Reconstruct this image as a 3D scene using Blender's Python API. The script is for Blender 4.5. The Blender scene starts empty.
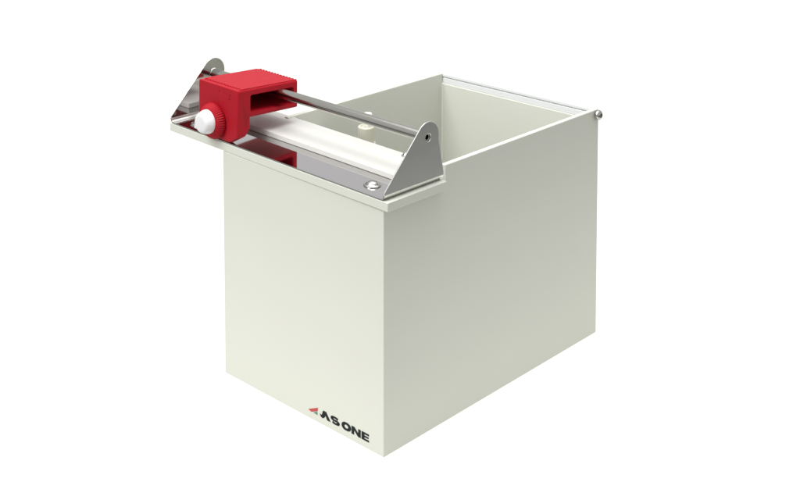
import bpy, bmesh, math, random
from mathutils import Matrix, Vector
random.seed(3)
S = bpy.context.scene
COL = S.collection

# ------------------------------------------------------------------ world size (metres)
W, D, H, T = 0.200, 0.2959, 0.2214, 0.005      # bin: width, depth, height, wall
NOTCH = 0.0735                                  # side walls step down in front for the lip plate
# the lip plate with its steel bracket sits a touch askew on the bin: own frame
HO = Vector((0.20572343, -0.00134476, 0.2029435))
HR = Matrix(((9.99857186e-01, -6.63320809e-03, -1.55437457e-02),
             (6.63400955e-03, 9.99977995e-01, 0.0),
             (1.55434037e-02, -1.03117358e-04, 9.99879189e-01)))
HM = Matrix.Translation(HO) @ HR.transposed().to_4x4()
PT = 0.0076          # plate thickness
ZS = 0.0088          # top of the steel strip
XL = -0.2849         # left end of the plate

# ------------------------------------------------------------------ materials
def mat(name, base, rough=0.5, metal=0.0, spec=0.5, coat=0.0, coat_rough=0.1, mottled=0.0, mscale=40,
        bump=0.0, bscale=600, bdist=0.0002, stretch=None, rough_var=0.0, sss=0.0):
    m = bpy.data.materials.new(name); m.use_nodes = True
    nt = m.node_tree; b = nt.nodes['Principled BSDF']
    b.inputs['Base Color'].default_value = (*base, 1)
    b.inputs['Roughness'].default_value = rough
    b.inputs['Metallic'].default_value = metal
    b.inputs['Specular IOR Level'].default_value = spec
    b.inputs['Coat Weight'].default_value = coat
    b.inputs['Coat Roughness'].default_value = coat_rough
    if sss:
        b.inputs['Subsurface Weight'].default_value = sss
        b.inputs['Subsurface Radius'].default_value = (0.004, 0.003, 0.002)
        b.inputs['Subsurface Scale'].default_value = 1.0
    tc = nt.nodes.new('ShaderNodeTexCoord')
    def noise(scale, det=4):
        n = nt.nodes.new('ShaderNodeTexNoise'); n.inputs['Scale'].default_value = scale
        n.inputs['Detail'].default_value = det
        if stretch:
            mp = nt.nodes.new('ShaderNodeMapping'); mp.inputs['Scale'].default_value = stretch
            nt.links.new(tc.outputs['Object'], mp.inputs['Vector']); nt.links.new(mp.outputs['Vector'], n.inputs['Vector'])
        else:
            nt.links.new(tc.outputs['Object'], n.inputs['Vector'])
        return n
    if mottled:
        n = noise(mscale)
        r = nt.nodes.new('ShaderNodeMix'); r.data_type = 'RGBA'
        r.inputs[6].default_value = (*[c * (1 - mottled) for c in base], 1)
        r.inputs[7].default_value = (*[min(1, c * (1 + mottled)) for c in base], 1)
        nt.links.new(n.outputs['Fac'], r.inputs[0]); nt.links.new(r.outputs[2], b.inputs['Base Color'])
    if rough_var:
        n = noise(mscale * 2.3)
        mr = nt.nodes.new('ShaderNodeMapRange')
        mr.inputs['To Min'].default_value = max(0.02, rough - rough_var); mr.inputs['To Max'].default_value = rough + rough_var
        nt.links.new(n.outputs['Fac'], mr.inputs['Value']); nt.links.new(mr.outputs['Result'], b.inputs['Roughness'])
    if bump:
        n = noise(bscale, 2)
        bp = nt.nodes.new('ShaderNodeBump'); bp.inputs['Strength'].default_value = bump; bp.inputs['Distance'].default_value = bdist
        nt.links.new(n.outputs['Fac'], bp.inputs['Height']); nt.links.new(bp.outputs['Normal'], b.inputs['Normal'])
    return m

M_PVC   = mat('offwhite_pvc', (0.560, 0.571, 0.506), 0.33, mottled=0.015, mscale=18, rough_var=0.04, bump=0.06, bscale=900)
M_BLOCK = mat('white_pvc', (0.51, 0.51, 0.475), 0.42, mottled=0.012, mscale=30, bump=0.05, bscale=900)
M_PEG   = mat('ivory_plastic', (0.50, 0.49, 0.40), 0.35, mottled=0.02, mscale=60)
M_PIN   = mat('white_plastic_pin', (0.72, 0.72, 0.70), 0.4, mottled=0.01)
M_RED   = mat('red_moulded_plastic', (0.325, 0.0065, 0.015), 0.50, spec=0.14, mottled=0.05, mscale=80, bump=0.25, bscale=1500, bdist=0.0002, rough_var=0.05)
M_CAP   = mat('white_moulded_plastic', (0.66, 0.66, 0.665), 0.45, mottled=0.01, mscale=60, sss=0.1)
M_MIRR  = mat('polished_steel', (0.60, 0.585, 0.59), 0.06, metal=1.0, mottled=0.02, mscale=50, rough_var=0.015)
M_SATIN = mat('satin_steel', (0.46, 0.468, 0.445), 0.36, metal=1.0, mottled=0.03, mscale=60, rough_var=0.04, bump=0.05, bscale=700)
M_EDGE  = mat('steel_edge', (0.70, 0.70, 0.67), 0.28, metal=1.0, mottled=0.02)
M_ROD   = mat('drawn_steel', (0.44, 0.44, 0.40), 0.18, metal=1.0, mottled=0.06, mscale=120, bump=0.12, bscale=260, bdist=0.0002, stretch=(0.25, 3, 3), rough_var=0.05)
M_REAR  = mat('pale_translucent_plastic', (0.66, 0.675, 0.67), 0.22, mottled=0.02, mscale=40)
M_SCREW = mat('nickel_screw', (0.46, 0.45, 0.43), 0.13, metal=1.0, mottled=0.02, mscale=200)
M_INK   = mat('charcoal_ink', (0.014, 0.018, 0.018), 0.6, spec=0.1, mottled=0.1, mscale=400)
M_INKR  = mat('red_ink', (0.42, 0.075, 0.065), 0.6, spec=0.1, mottled=0.05, mscale=400)
M_INKG  = mat('green_ink', (0.09, 0.22, 0.15), 0.6, spec=0.1, mottled=0.05, mscale=400)
M_FLOOR = mat('glowing_white_ground', (0.16, 0.16, 0.155), 0.9, spec=0.0, mottled=0.004, mscale=6)
_b = M_FLOOR.node_tree.nodes['Principled BSDF']; _b.inputs['Emission Color'].default_value = (1, 1, 0.94, 1); _b.inputs['Emission Strength'].default_value = 0.97   # added glow, washes out the contact shadow and lifts the lower walls
M_STUDIO = mat('grey_studio_floor', (0.22, 0.22, 0.22), 0.7, mottled=0.08, mscale=3)
GROUND_X, GROUND_Y = 0.50, -0.28  # slab ends cut close so its added glow fades up the walls

# ------------------------------------------------------------------ helpers
def link(name, bm, m, parent=None, mw=None, bevel=0.0, seg=2, smooth=True, angle=35):
    if mw is not None: bm.transform(mw)
    bmesh.ops.recalc_face_normals(bm, faces=bm.faces)
    me = bpy.data.meshes.new(name); bm.to_mesh(me); bm.free()
    for mm in (m if isinstance(m, (list, tuple)) else [m]): me.materials.append(mm)
    o = bpy.data.objects.new(name, me); COL.objects.link(o)
    if smooth:
        for p in me.polygons: p.use_smooth = True
        me.set_sharp_from_angle(angle=math.radians(angle))
    if bevel:
        b = o.modifiers.new('bevel', 'BEVEL'); b.width = bevel; b.segments = seg
        b.limit_method = 'ANGLE'; b.angle_limit = math.radians(30); b.harden_normals = False
    if parent: attach(o, parent)
    return o

def attach(o, parent):
    off = Vector((0, 0, 0)); p = parent
    while p: off += Vector(p.location); p = p.parent
    o.parent = parent
    o.data.transform(Matrix.Translation(-off))      # mesh is written in world metres

def box(bm, x0, x1, y0, y1, z0, z1):
    vs = [bm.verts.new((x, y, z)) for x in (x0, x1) for y in (y0, y1) for z in (z0, z1)]
    for f in ((0,1,3,2),(4,6,7,5),(0,4,5,1),(2,3,7,6),(0,2,6,4),(1,5,7,3)): bm.faces.new([vs[i] for i in f])

def prism(bm, pts, axis, a, b, mi=(0, 0, 0)):
    """pts 2-D outline in the other two axes (order x,y,z without axis), extruded a..b; mi = material of face a, face b, rim"""
    def P(p, t):
        q = list(p); q.insert(axis, t); return q
    A = [bm.verts.new(P(p, a)) for p in pts]; B = [bm.verts.new(P(p, b)) for p in pts]
    fa = bm.faces.new(A); fb = bm.faces.new(B); fa.material_index = mi[0]; fb.material_index = mi[1]
    n = len(pts)
    for i in range(n):
        f = bm.faces.new((A[i], A[(i+1) % n], B[(i+1) % n], B[i])); f.material_index = mi[2]

def lathe(bm, prof, origin, axis, n=48, knurl=None, cap=True):
    """prof: list of (distance along axis, radius)"""
    a = Vector(axis).normalized(); u = a.orthogonal().normalized(); v = a.cross(u); o = Vector(origin)
    rings = []
    for k, (t, r) in enumerate(prof):
        if r < 1e-7: rings.append([bm.verts.new(o + a * t)]); continue
        ring = []
        for i in range(n):
            th = 2 * math.pi * i / n
            rr = r + (knurl(k, i, th) if knurl else 0)
            ring.append(bm.verts.new(o + a * t + (u * math.cos(th) + v * math.sin(th)) * rr))
        rings.append(ring)
    for p, q in zip(rings, rings[1:]):
        for i in range(n):
            j = (i + 1) % n
            if len(p) == 1 and len(q) == 1: continue
            if len(p) == 1: bm.faces.new((p[0], q[i], q[j]))
            elif len(q) == 1: bm.faces.new((p[i], p[j], q[0]))
            else: bm.faces.new((p[i], p[j], q[j], q[i]))
    if cap:
        for r in (rings[0], rings[-1]):
            if len(r) > 2: bm.faces.new(r)

def temp(bm):
    bmesh.ops.recalc_face_normals(bm, faces=bm.faces)
    me = bpy.data.meshes.new('cutter'); bm.to_mesh(me); bm.free()
    o = bpy.data.objects.new('cutter', me); COL.objects.link(o); return o

def carve(o, ops, solver='EXACT'):
    """apply exact booleans, then throw the cutters away"""
    for kind, c in ops:
        m = o.modifiers.new('b', 'BOOLEAN'); m.operation = kind; m.object = c; m.solver = solver
    dg = bpy.context.evaluated_depsgraph_get(); dg.update()
    me = bpy.data.meshes.new_from_object(o.evaluated_get(dg))
    o.modifiers.clear(); o.data = me
    for _, c in ops: bpy.data.objects.remove(c, do_unlink=True)

def empty(name, loc, label, cat):
    o = bpy.data.objects.new(name, None); COL.objects.link(o); o.location = loc; o.empty_display_size = 0.02
    o['label'] = label; o['category'] = cat; return o

# ------------------------------------------------------------------ setting: a white ground slab with added glow, front right corner close by
bm = bmesh.new(); box(bm, -4.0, GROUND_X, GROUND_Y, 5.0, -0.02, 0.0)
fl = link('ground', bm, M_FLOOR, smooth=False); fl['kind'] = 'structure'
bm = bmesh.new(); box(bm, -9, 9, -9, 9, -0.82, -0.80)
sf = link('floor', bm, M_STUDIO, smooth=False); sf['kind'] = 'structure'

# ------------------------------------------------------------------ the bin
BIN = empty('storage_bin', (W/2, D/2, 0.0), 'off-white open plastic bin with steel bracket and rod on its front lip', 'bin')

def plate_under(x): return HO.z + (HO.x - x) * 0.01554 - 0.0002     # underside of the tilted lip plate
bm = bmesh.new(); Z0 = 0.0006
zl, zr = plate_under(0), plate_under(W); zli, zri = plate_under(T), plate_under(W - T); ZB = 0.2112
V = lambda *p: bm.verts.new(p)
def face(*ps): bm.faces.new([V(*p) for p in ps])
face((0,0,Z0),(W,0,Z0),(W,D,Z0),(0,D,Z0))                                                       # underside
face((0,0,Z0),(W,0,Z0),(W,0,zr),(W-T,0,zri),(T,0,zli),(0,0,zl))                                 # front
for x, z, xi, zi in ((W, zr, W-T, zri), (0, zl, T, zli)):
    face((x,0,Z0),(x,D,Z0),(x,D,H),(x,NOTCH,H),(x,NOTCH,z),(x,0,z))                             # outer side
    face((xi,T,T),(xi,D-T,T),(xi,D-T,ZB),(xi,D-T,H),(xi,NOTCH,H),(xi,NOTCH,zi),(xi,T,zi))       # inner side
    face((x,NOTCH,H),(x,D,H),(xi,D,H),(xi,D-T,H),(xi,NOTCH,H))                                  # top rim
    face((x,NOTCH,z),(x,NOTCH,H),(xi,NOTCH,H),(xi,NOTCH,zi))                                    # notch step
    face((x,0,z),(x,NOTCH,z),(xi,NOTCH,zi),(xi,T,zi),(xi,0,zi))                                 # notch ledge
    face((xi,D-T,ZB),(xi,D,ZB),(xi,D,H),(xi,D-T,H))                                             # step at back wall
face((T,0,zli),(W-T,0,zri),(W-T,T,zri),(T,T,zli))
face((0,D,Z0),(W,D,Z0),(W,D,H),(W-T,D,H),(W-T,D,ZB),(T,D,ZB),(T,D,H),(0,D,H))                   # back
face((T,D-T,ZB),(W-T,D-T,ZB),(W-T,D,ZB),(T,D,ZB))
face((T,T,T),(W-T,T,T),(W-T,T,zri),(T,T,zli))                                                   # inner front
face((T,D-T,T),(W-T,D-T,T),(W-T,D-T,ZB),(T,D-T,ZB))                                             # inner back
face((T,T,T),(W-T,T,T),(W-T,D-T,T),(T,D-T,T))                                                   # inner floor
bmesh.ops.remove_doubles(bm, verts=bm.verts, dist=1e-6)
link('bin_body', bm, M_PVC, BIN, bevel=0.0008, seg=3)

# lip plate (its own frame from here on: HM)
bm = bmesh.new(); box(bm, XL, 0, 0, 0.0696, 0, PT)
link('lip_plate', bm, M_PVC, BIN, HM, bevel=0.0006, seg=3)
# inner ledge that carries the peg, behind the lip
bm = bmesh.new(); box(bm, -0.1995, -0.0115, 0.0085, 0.113, -0.0105, -0.0045)
link('inner_ledge', bm, M_PVC, BIN, HM, bevel=0.0006)
# white guide block on the strip
bm = bmesh.new(); box(bm, -0.261, -0.020, 0.037, 0.0815, ZS + 0.0001, 0.0139)
link('guide_block', bm, M_BLOCK, BIN, HM, bevel=0.0007, seg=3)

# peg behind the block: short tube with a white pin in it
PX, PY = -0.1208, 0.0960
bm = bmesh.new(); lathe(bm, [(0, .0088), (.0100, .0088), (.0106, .0075), (.0243, .0075), (.0250, .0068), (.0250, .0052), (.0243, .0048), (.0243, 0)], (PX, PY, -0.0045), (0, 0, 1))
peg = link('peg', bm, M_PEG, BIN, HM)
bm = bmesh.new(); lathe(bm, [(0, .0013), (.0100, .0013), (.0104, .0037), (.0122, .0038), (.0132, .0032), (.0137, .0016), (.0138, 0)], (PX + .0022, PY, 0.0198), (0, 0, 1), 32)
link('pin', bm, M_PIN, peg, HM)

# steel bracket: base strip and two ears bent up from it
def ear_outline():
    cy, cz, r = 0.0503, 0.0475, 0.0132
    pts = [(0.0004, PT + 0.0047), (0.0002, 0.0132), (0.0008, 0.0146)]
    a0 = math.radians(138); a1 = math.radians(-14)
    # a0/a1: where the slanted front edge and the steep back edge leave the round top
    n = 22
    for i in range(n + 1):
        a = a0 + (a1 - a0) * i / n
        pts.append((cy + r * math.cos(a), cz + r * math.sin(a)))
    pts += [(0.0698, 0.0150), (0.0700, PT + 0.0047)]
    return pts
TH = 0.0012
XR_OUT, XL_OUT = -0.0040, -0.2843
STRIP_BACK = 0.0690
bm = bmesh.new(); box(bm, XL_OUT + 0.0046, XR_OUT - 0.0046, 0.0002, STRIP_BACK, PT + 0.0001, ZS)
for f in bm.faces:
    f.normal_update()
    if abs(f.normal.z) < 0.5: f.material_index = 1
brk = link('steel_bracket', bm, [M_MIRR, M_SATIN], BIN, HM)
def bend(bm, x_out, sgn):
    """quarter-round bend from strip into ear, following the front-back direction"""
    ro, n = 0.0046, 12
    prof = []
    cx, cz = x_out - sgn * ro, PT + 0.0001 + ro
    for i in range(n + 1):
        a = -math.pi/2 + (math.pi/2) * i / n
        prof.append((cx + sgn * ro * math.cos(a), cz + ro * math.sin(a)))
    ri = ro - TH
    for i in range(n, -1, -1):
        a = -math.pi/2 + (math.pi/2) * i / n
        prof.append((cx + sgn * ri * math.cos(a), cz + ri * math.sin(a)))
    prism(bm, prof, 1, 0.0003, 0.0699)
for x_out, sgn in ((XR_OUT, 1), (XL_OUT, -1)):
    bm = bmesh.new()
    xi = x_out - sgn * TH
    prism(bm, ear_outline(), 0, xi, x_out, (0, 1, 2))
    ear = link('ear', bm, [M_MIRR, M_SATIN, M_EDGE], None, HM)
    cb = bmesh.new(); lathe(cb, [(-.004, .0034), (.004, .0034)], (x_out, 0.0505, 0.0475), (1, 0, 0), 40)
    cb.transform(HM)
    carve(ear, [('DIFFERENCE', temp(cb))])
    for p in ear.data.polygons: p.use_smooth = True
    ear.data.set_sharp_from_angle(angle=math.radians(30))
    b = ear.modifiers.new('bevel', 'BEVEL'); b.width = 0.00028; b.segments = 2; b.limit_method = 'ANGLE'; b.angle_limit = math.radians(40); b.material = 2
    attach(ear, brk)
    bm = bmesh.new(); bend(bm, x_out, sgn)
    link('bend', bm, M_EDGE, ear, HM)

# guide rod between the ears (a hair lower at its far end, tapped hole in the end face)
bm = bmesh.new()
RL, RR = Vector((-0.2825, 0.0503, 0.0460)), Vector((-0.0054, 0.0505, 0.0476))
ax = (RR - RL); L = ax.length
lathe(bm, [(0, .0041), (.0004, .0045), (L - .0006, .0045), (L - .0001, .0041), (L - .0001, .0020), (L - .008, .0019), (L - .008, 0)], RL, ax, 64)
link('guide_rod', bm, M_ROD, BIN, HM)

# pan-head screws on the strip and on the block
def screw(x, y, z, r, h, parent):
    bm = bmesh.new()
    prof = [(0, r * .98), (h * .08, r), (h * .20, r * .98)]
    for i in range(1, 9):
        a = math.pi/2 * i / 8
        prof.append((h * .20 + h * .80 * math.sin(a), r * .78 * math.cos(a)))
    prof[-1] = (h * 1.0, 0)
    lathe(bm, prof, (x, y, z), (0, 0, 1), 40)
    o = link('screw', bm, M_SCREW, None, HM, angle=50)
    for p in o.data.polygons: p.use_smooth = True
    o.data.set_sharp_from_angle(angle=math.radians(45))
    attach(o, parent)
    return o
screw(-0.0340, 0.0172, ZS, 0.0074, 0.0040, brk)
screw(-0.2595, 0.0140, ZS, 0.0074, 0.0040, brk)
screw(-0.0535, 0.0775, 0.0139, 0.0042, 0.0034, BIN)

# grooved pale strip along the back rim and its bolt outside the right wall
bm = bmesh.new()
prism(bm, [(D - .0040, ZB + .0001), (D - .0040, H - .0046), (D - .0030, H - .0044), (D - .0030, H - .0034), (D - .0044, H - .0032), (D - .0044, H - .0004), (D + .0020, H - .0004), (D + .0020, ZB + .0001)], 0, T + .0003, W - T - .0003)
link('rear_strip', bm, M_REAR, BIN, bevel=0.0003)
bm = bmesh.new(); lathe(bm, [(0, .0030), (.0016, .0030), (.0017, .0046), (.0030, .0049), (.0046, .0044), (.0058, .0030), (.0060, .0021), (.0040, .0019), (.0040, 0)], (W + 0.0001, D - 0.0046, H - 0.0046), (1, 0, 0), 40)
link('bolt', bm, M_SCREW, BIN, angle=50)

# ------------------------------------------------------------------ printed mark on the front, bottom right
def outline_mesh(bm, polys, y0=-0.00022, y1=0.00005):
    for pts in polys: prism(bm, [(x / 1000, z / 1000) for x, z in pts], 1, y0, y1)
bm = bmesh.new(); outline_mesh(bm, [[(111.4, 7.9), (123.2, 13.4), (122.8, 10.3), (115.2, 7.0)]])
mk = link('emblem', bm, M_INKR, BIN, smooth=False)
bm = bmesh.new(); outline_mesh(bm, [[(117.6, 7.3), (122.5, 9.7), (122.7, 6.9)]])
link('emblem_point', bm, M_INKG, mk, smooth=False)
bm = bmesh.new()
zb_, zt_ = 6.75, 13.35
A = [(125.6, 9.6), (126.6, 9.1), (127.5, 8.7), (128.2, 9.8), (129.5, zt_ - 0.1), (130.6, zt_ + 0.1), (133.3, zt_), (138.6, zb_), (134.6, zb_), (132.4, 10.0), (131.5, 8.2), (130.2, 7.0), (128.4, 6.6), (127.0, 7.1), (126.1, 8.1)]
N = [(163.4, zb_), (163.4, zt_), (166.8, zt_), (171.1, 9.6), (171.1, zt_), (174.0, zt_), (174.0, zb_), (170.8, zb_), (166.4, 10.6), (166.4, zb_)]
E_ = [(175.0, zb_), (175.0, zt_), (183.4, zt_), (183.4, 11.85), (178.3, 11.85), (178.3, 10.75), (183.0, 10.75), (183.0, 9.4), (178.3, 9.4), (178.3, 8.25), (183.5, 8.25), (183.5, zb_)]
outline_mesh(bm, [A, N, E_])
def ribbon(bm, mid, w, closed=False):
    n = len(mid); Lf, Rt = [], []
    for i, p in enumerate(mid):
        a = mid[(i - 1) % n] if (closed or i > 0) else p
        b = mid[(i + 1) % n] if (closed or i < n - 1) else p
        d = Vector((b[0] - a[0], b[1] - a[1])).normalized()
        ww = w(i / (n - 1), d) if callable(w) else w
        nx, nz = -d.y * ww / 2, d.x * ww / 2
        Lf.append((p[0] + nx, p[1] + nz)); Rt.append((p[0] - nx, p[1] - nz))
    m = n if closed else n - 1
    for i in range(m):
        j = (i + 1) % n
        prism(bm, [(q[0] / 1000, q[1] / 1000) for q in (Lf[i], Lf[j], Rt[j], Rt[i])], 1, -0.00022, 0.00005)
wS = lambda t, d: 1.5 + 1.5 * abs(d.y)
Smid = []
for i in range(13):
    a = math.radians(20 + 250 * i / 12); Smid.append((143.7 + 3.7 * math.cos(a), 11.30 + 1.27 * math.sin(a)))
for i in range(1, 13):
    a = math.radians(90 - 250 * i / 12); Smid.append((144.5 + 3.7 * math.cos(a), 8.76 + 1.27 * math.sin(a)))
ribbon(bm, Smid, wS)
Omid = [(157.3 + 3.9 * math.cos(2*math.pi*i/36), 10.1 + 2.5 * math.sin(2*math.pi*i/36)) for i in range(36)]
ribbon(bm, Omid, lambda t, d: 1.75 + 1.6 * abs(d.y), True)
link('lettering', bm, M_INK, BIN, smooth=False)

# ------------------------------------------------------------------ red slider threaded on the rod
SX0, SX1 = -0.2412, -0.1852
c = HM @ Vector(((SX0 + SX1) / 2, 0.035, 0.0092))
SL = empty('slider', c, 'red ribbed plastic slider with white-capped knob, threaded on the steel rod', 'slider')
bm = bmesh.new()
zt = 0.0584
SHM = HM @ Matrix(((1, 0, 0, 0), (0, 1, 0, 0), (0, -0.052, 1, 0), (0, 0, 0, 1)))       # it leans back a little on the rod
prism(bm, [(SX0, zt), (SX1, zt), (SX1, .0160), (-.1965, .0091), (-.2299, .0091), (SX0, .0160)], 1, 0.0, 0.0150)
o = link('slider_body', bm, M_RED, None, SHM)
lb = bmesh.new(); prism(lb, [(.0045, .0060), (.0045, .0092), (.0160, .0236), (.0200, .0236), (.0200, .0060)], 0, SX0 - .01, SX1 + .01); lb.transform(SHM)
ub = bmesh.new(); box(ub, SX0, SX1, 0.0100, 0.0712, 0.0329, zt); ub.transform(SHM)
ub_ = bmesh.new(); wp = []
for cy_, cz_, a0_ in ((0.0660 - .0022, 0.0528 - .0022, 0), (0.0148 + .0022, 0.0528 - .0022, 90), (0.0148 + .0022, 0.0368 + .0022, 180), (0.0660 - .0022, 0.0368 + .0022, 270)):
    for k_ in range(6): a_ = math.radians(a0_ + 18 * k_); wp.append((cy_ + .0022 * math.cos(a_), cz_ + .0022 * math.sin(a_)))
prism(ub_, wp, 0, SX1 - 0.046, SX1 + 0.01); ub_.transform(SHM)
hb = bmesh.new(); lathe(hb, [(0, .0048), (.05, .0048)], (SX0 - 0.01, 0.0503, 0.0463), (1, 0, 0), 40); hb.transform(HM)
carve(o, [('UNION', temp(ub)), ('DIFFERENCE', temp(lb)), ('DIFFERENCE', temp(ub_)), ('DIFFERENCE', temp(hb))])
ops = []
# small moulding dimples on the front face
db = bmesh.new()
for x, z in ((-0.2105, 0.0535), (-0.1955, 0.0520), (-0.1958, 0.0488)):
    lathe(db, [(-.001, .0008), (.0004, .0008)], (x, 0, z), (0, 1, 0), 12)
db.transform(HM); ops.append(('DIFFERENCE', temp(db)))
carve(o, ops)
for p in o.data.polygons: p.use_smooth = True
o.data.set_sharp_from_angle(angle=math.radians(30))
# soften the long moulded edges
tb = bmesh.new(); tb.from_mesh(o.data); bmesh.ops.remove_doubles(tb, verts=tb.verts, dist=2e-5)
bmesh.ops.dissolve_limit(tb, angle_limit=math.radians(1), verts=tb.verts, edges=tb.edges)
wl = tb.edges.layers.float.new('bevel_weight_edge')
for e in tb.edges:
    if e.calc_length() > 0.0045 and len(e.link_faces) == 2 and e.calc_face_angle(0) > math.radians(25) and e.is_convex: e[wl] = 1.0
# raised grip panel on top, its front and back ends toothed like a comb
ng, xa, xb = 13, SX0 + 0.0012, SX1 - 0.0012
pad, st = [], (xb - xa) / ng
for i in range(ng):
    x = xa + st * i; pad += [(x, 0.0066), (x + st * .42, 0.0066), (x + st * .58, 0.0044), (x + st * .92, 0.0044)]
pad += [(xb, 0.0066), (xb, 0.0680)]
for i in range(ng):
    x = xb - st * i; pad += [(x - st * .08, 0.0708), (x - st * .42, 0.0708), (x - st * .58, 0.0680), (x - st, 0.0680)]
pb = bmesh.new(); prism(pb, pad, 2, zt - 0.0010, zt + 0.0005); bmesh.ops.recalc_face_normals(pb, faces=pb.faces); pb.transform(SHM)
tmp_me = bpy.data.meshes.new('pad'); pb.to_mesh(tmp_me); pb.free(); tb.from_mesh(tmp_me); bpy.data.meshes.remove(tmp_me)
tb.to_mesh(o.data); tb.free()
b = o.modifiers.new('bevel', 'BEVEL'); b.width = 0.0017; b.segments = 4; b.limit_method = 'WEIGHT'; b.use_clamp_overlap = False
for p in o.data.polygons: p.use_smooth = True
o.data.set_sharp_from_angle(angle=math.radians(30))
attach(o, SL)
# knurled collar on its front face, white cap in the middle
KX, KZ = -0.2170, 0.0253
bm = bmesh.new()
nr = 46
kn = lambda k, i, th: (0.00042 if (i % 4) in (0, 1) else -0.00042) if 2 <= k <= 6 else 0
lathe(bm, [(-.0003, .0150), (.0005, .0158), (.0012, .0161), (.0028, .0160), (.0046, .0153), (.0062, .0141), (.0074, .0125), (.0080, .0114), (.0080, 0)], (KX, 0, KZ), (0, -1, 0), nr * 4, kn)
knob = link('knob', bm, M_RED, SL, HM, angle=60)
bm = bmesh.new()
lathe(bm, [(.0078, .0108), (.0092, .0109), (.0105, .0107), (.0146, .0093), (.0158, .0086), (.0165, .0075), (.0168, .0060), (.0169, .0040), (.0169, 0)], (KX, 0, KZ + 0.0006), (0, -1, 0), 64)
link('cap', bm, M_CAP, knob, HM, angle=60)

# ------------------------------------------------------------------ camera (a shift lens keeps the uprights upright)
cam = bpy.data.cameras.new('camera'); co = bpy.data.objects.new('camera', cam); COL.objects.link(co)
rt = Vector((7.28195349e-01, 6.85369633e-01, 0)); up = Vector((-0.05179418, 0.05503055, 0.99714041)); fw = Vector((-0.68340976, 0.72611301, -0.07557115))
m = Matrix((rt, up, -fw)).transposed().to_4x4(); m.translation = Vector((0.86492204, -0.68769952, 0.56399241))
co.matrix_world = m
cam.sensor_fit = 'HORIZONTAL'; cam.sensor_width = 36.0; cam.lens = 36 * 1249.4289 / 800
cam.shift_x = 0.0; cam.shift_y = -(250 + 155.968) / 800
cam.clip_start = 0.01; cam.clip_end = 60
S.camera = co

# ------------------------------------------------------------------ studio light
wd = bpy.data.worlds.new('World'); S.world = wd; wd.use_nodes = True
bg = wd.node_tree.nodes['Background']; bg.inputs[0].default_value = (1.0, 0.99, 1.0, 1); bg.inputs[1].default_value = 0.70
def area(name, loc, target, sx, sy, rad, color=(1, 1, 1)):
    l = bpy.data.lights.new(name, 'AREA'); l.shape = 'RECTANGLE'; l.size = sx; l.size_y = sy
    l.energy = rad * math.pi * sx * sy; l.color = color
    o = bpy.data.objects.new(name, l); COL.objects.link(o); o.location = loc
    o.rotation_euler = (Vector(target) - Vector(loc)).to_track_quat('-Z', 'Y').to_euler()
    return o
area('overhead_softbox', (-0.25, 0.45, 2.1), (-0.25, 0.45, 0), 2.4, 2.4, 1.1)
area('overhead_key', (0.185, 0.05, 0.76), (0.10, 0.14, 0.1), 0.30, 0.30, 8.5)
area('front_softbox', (-0.10, -1.2, 1.6), (0.1, 0.2, 0.15), 1.0, 1.0, 10.3)

S.view_settings.view_transform = 'Standard'; S.view_settings.look = 'None'
S.view_settings.exposure = 0.0; S.view_settings.gamma = 1.0; S.view_settings.use_curve_mapping = False
S.render.engine = 'CYCLES'
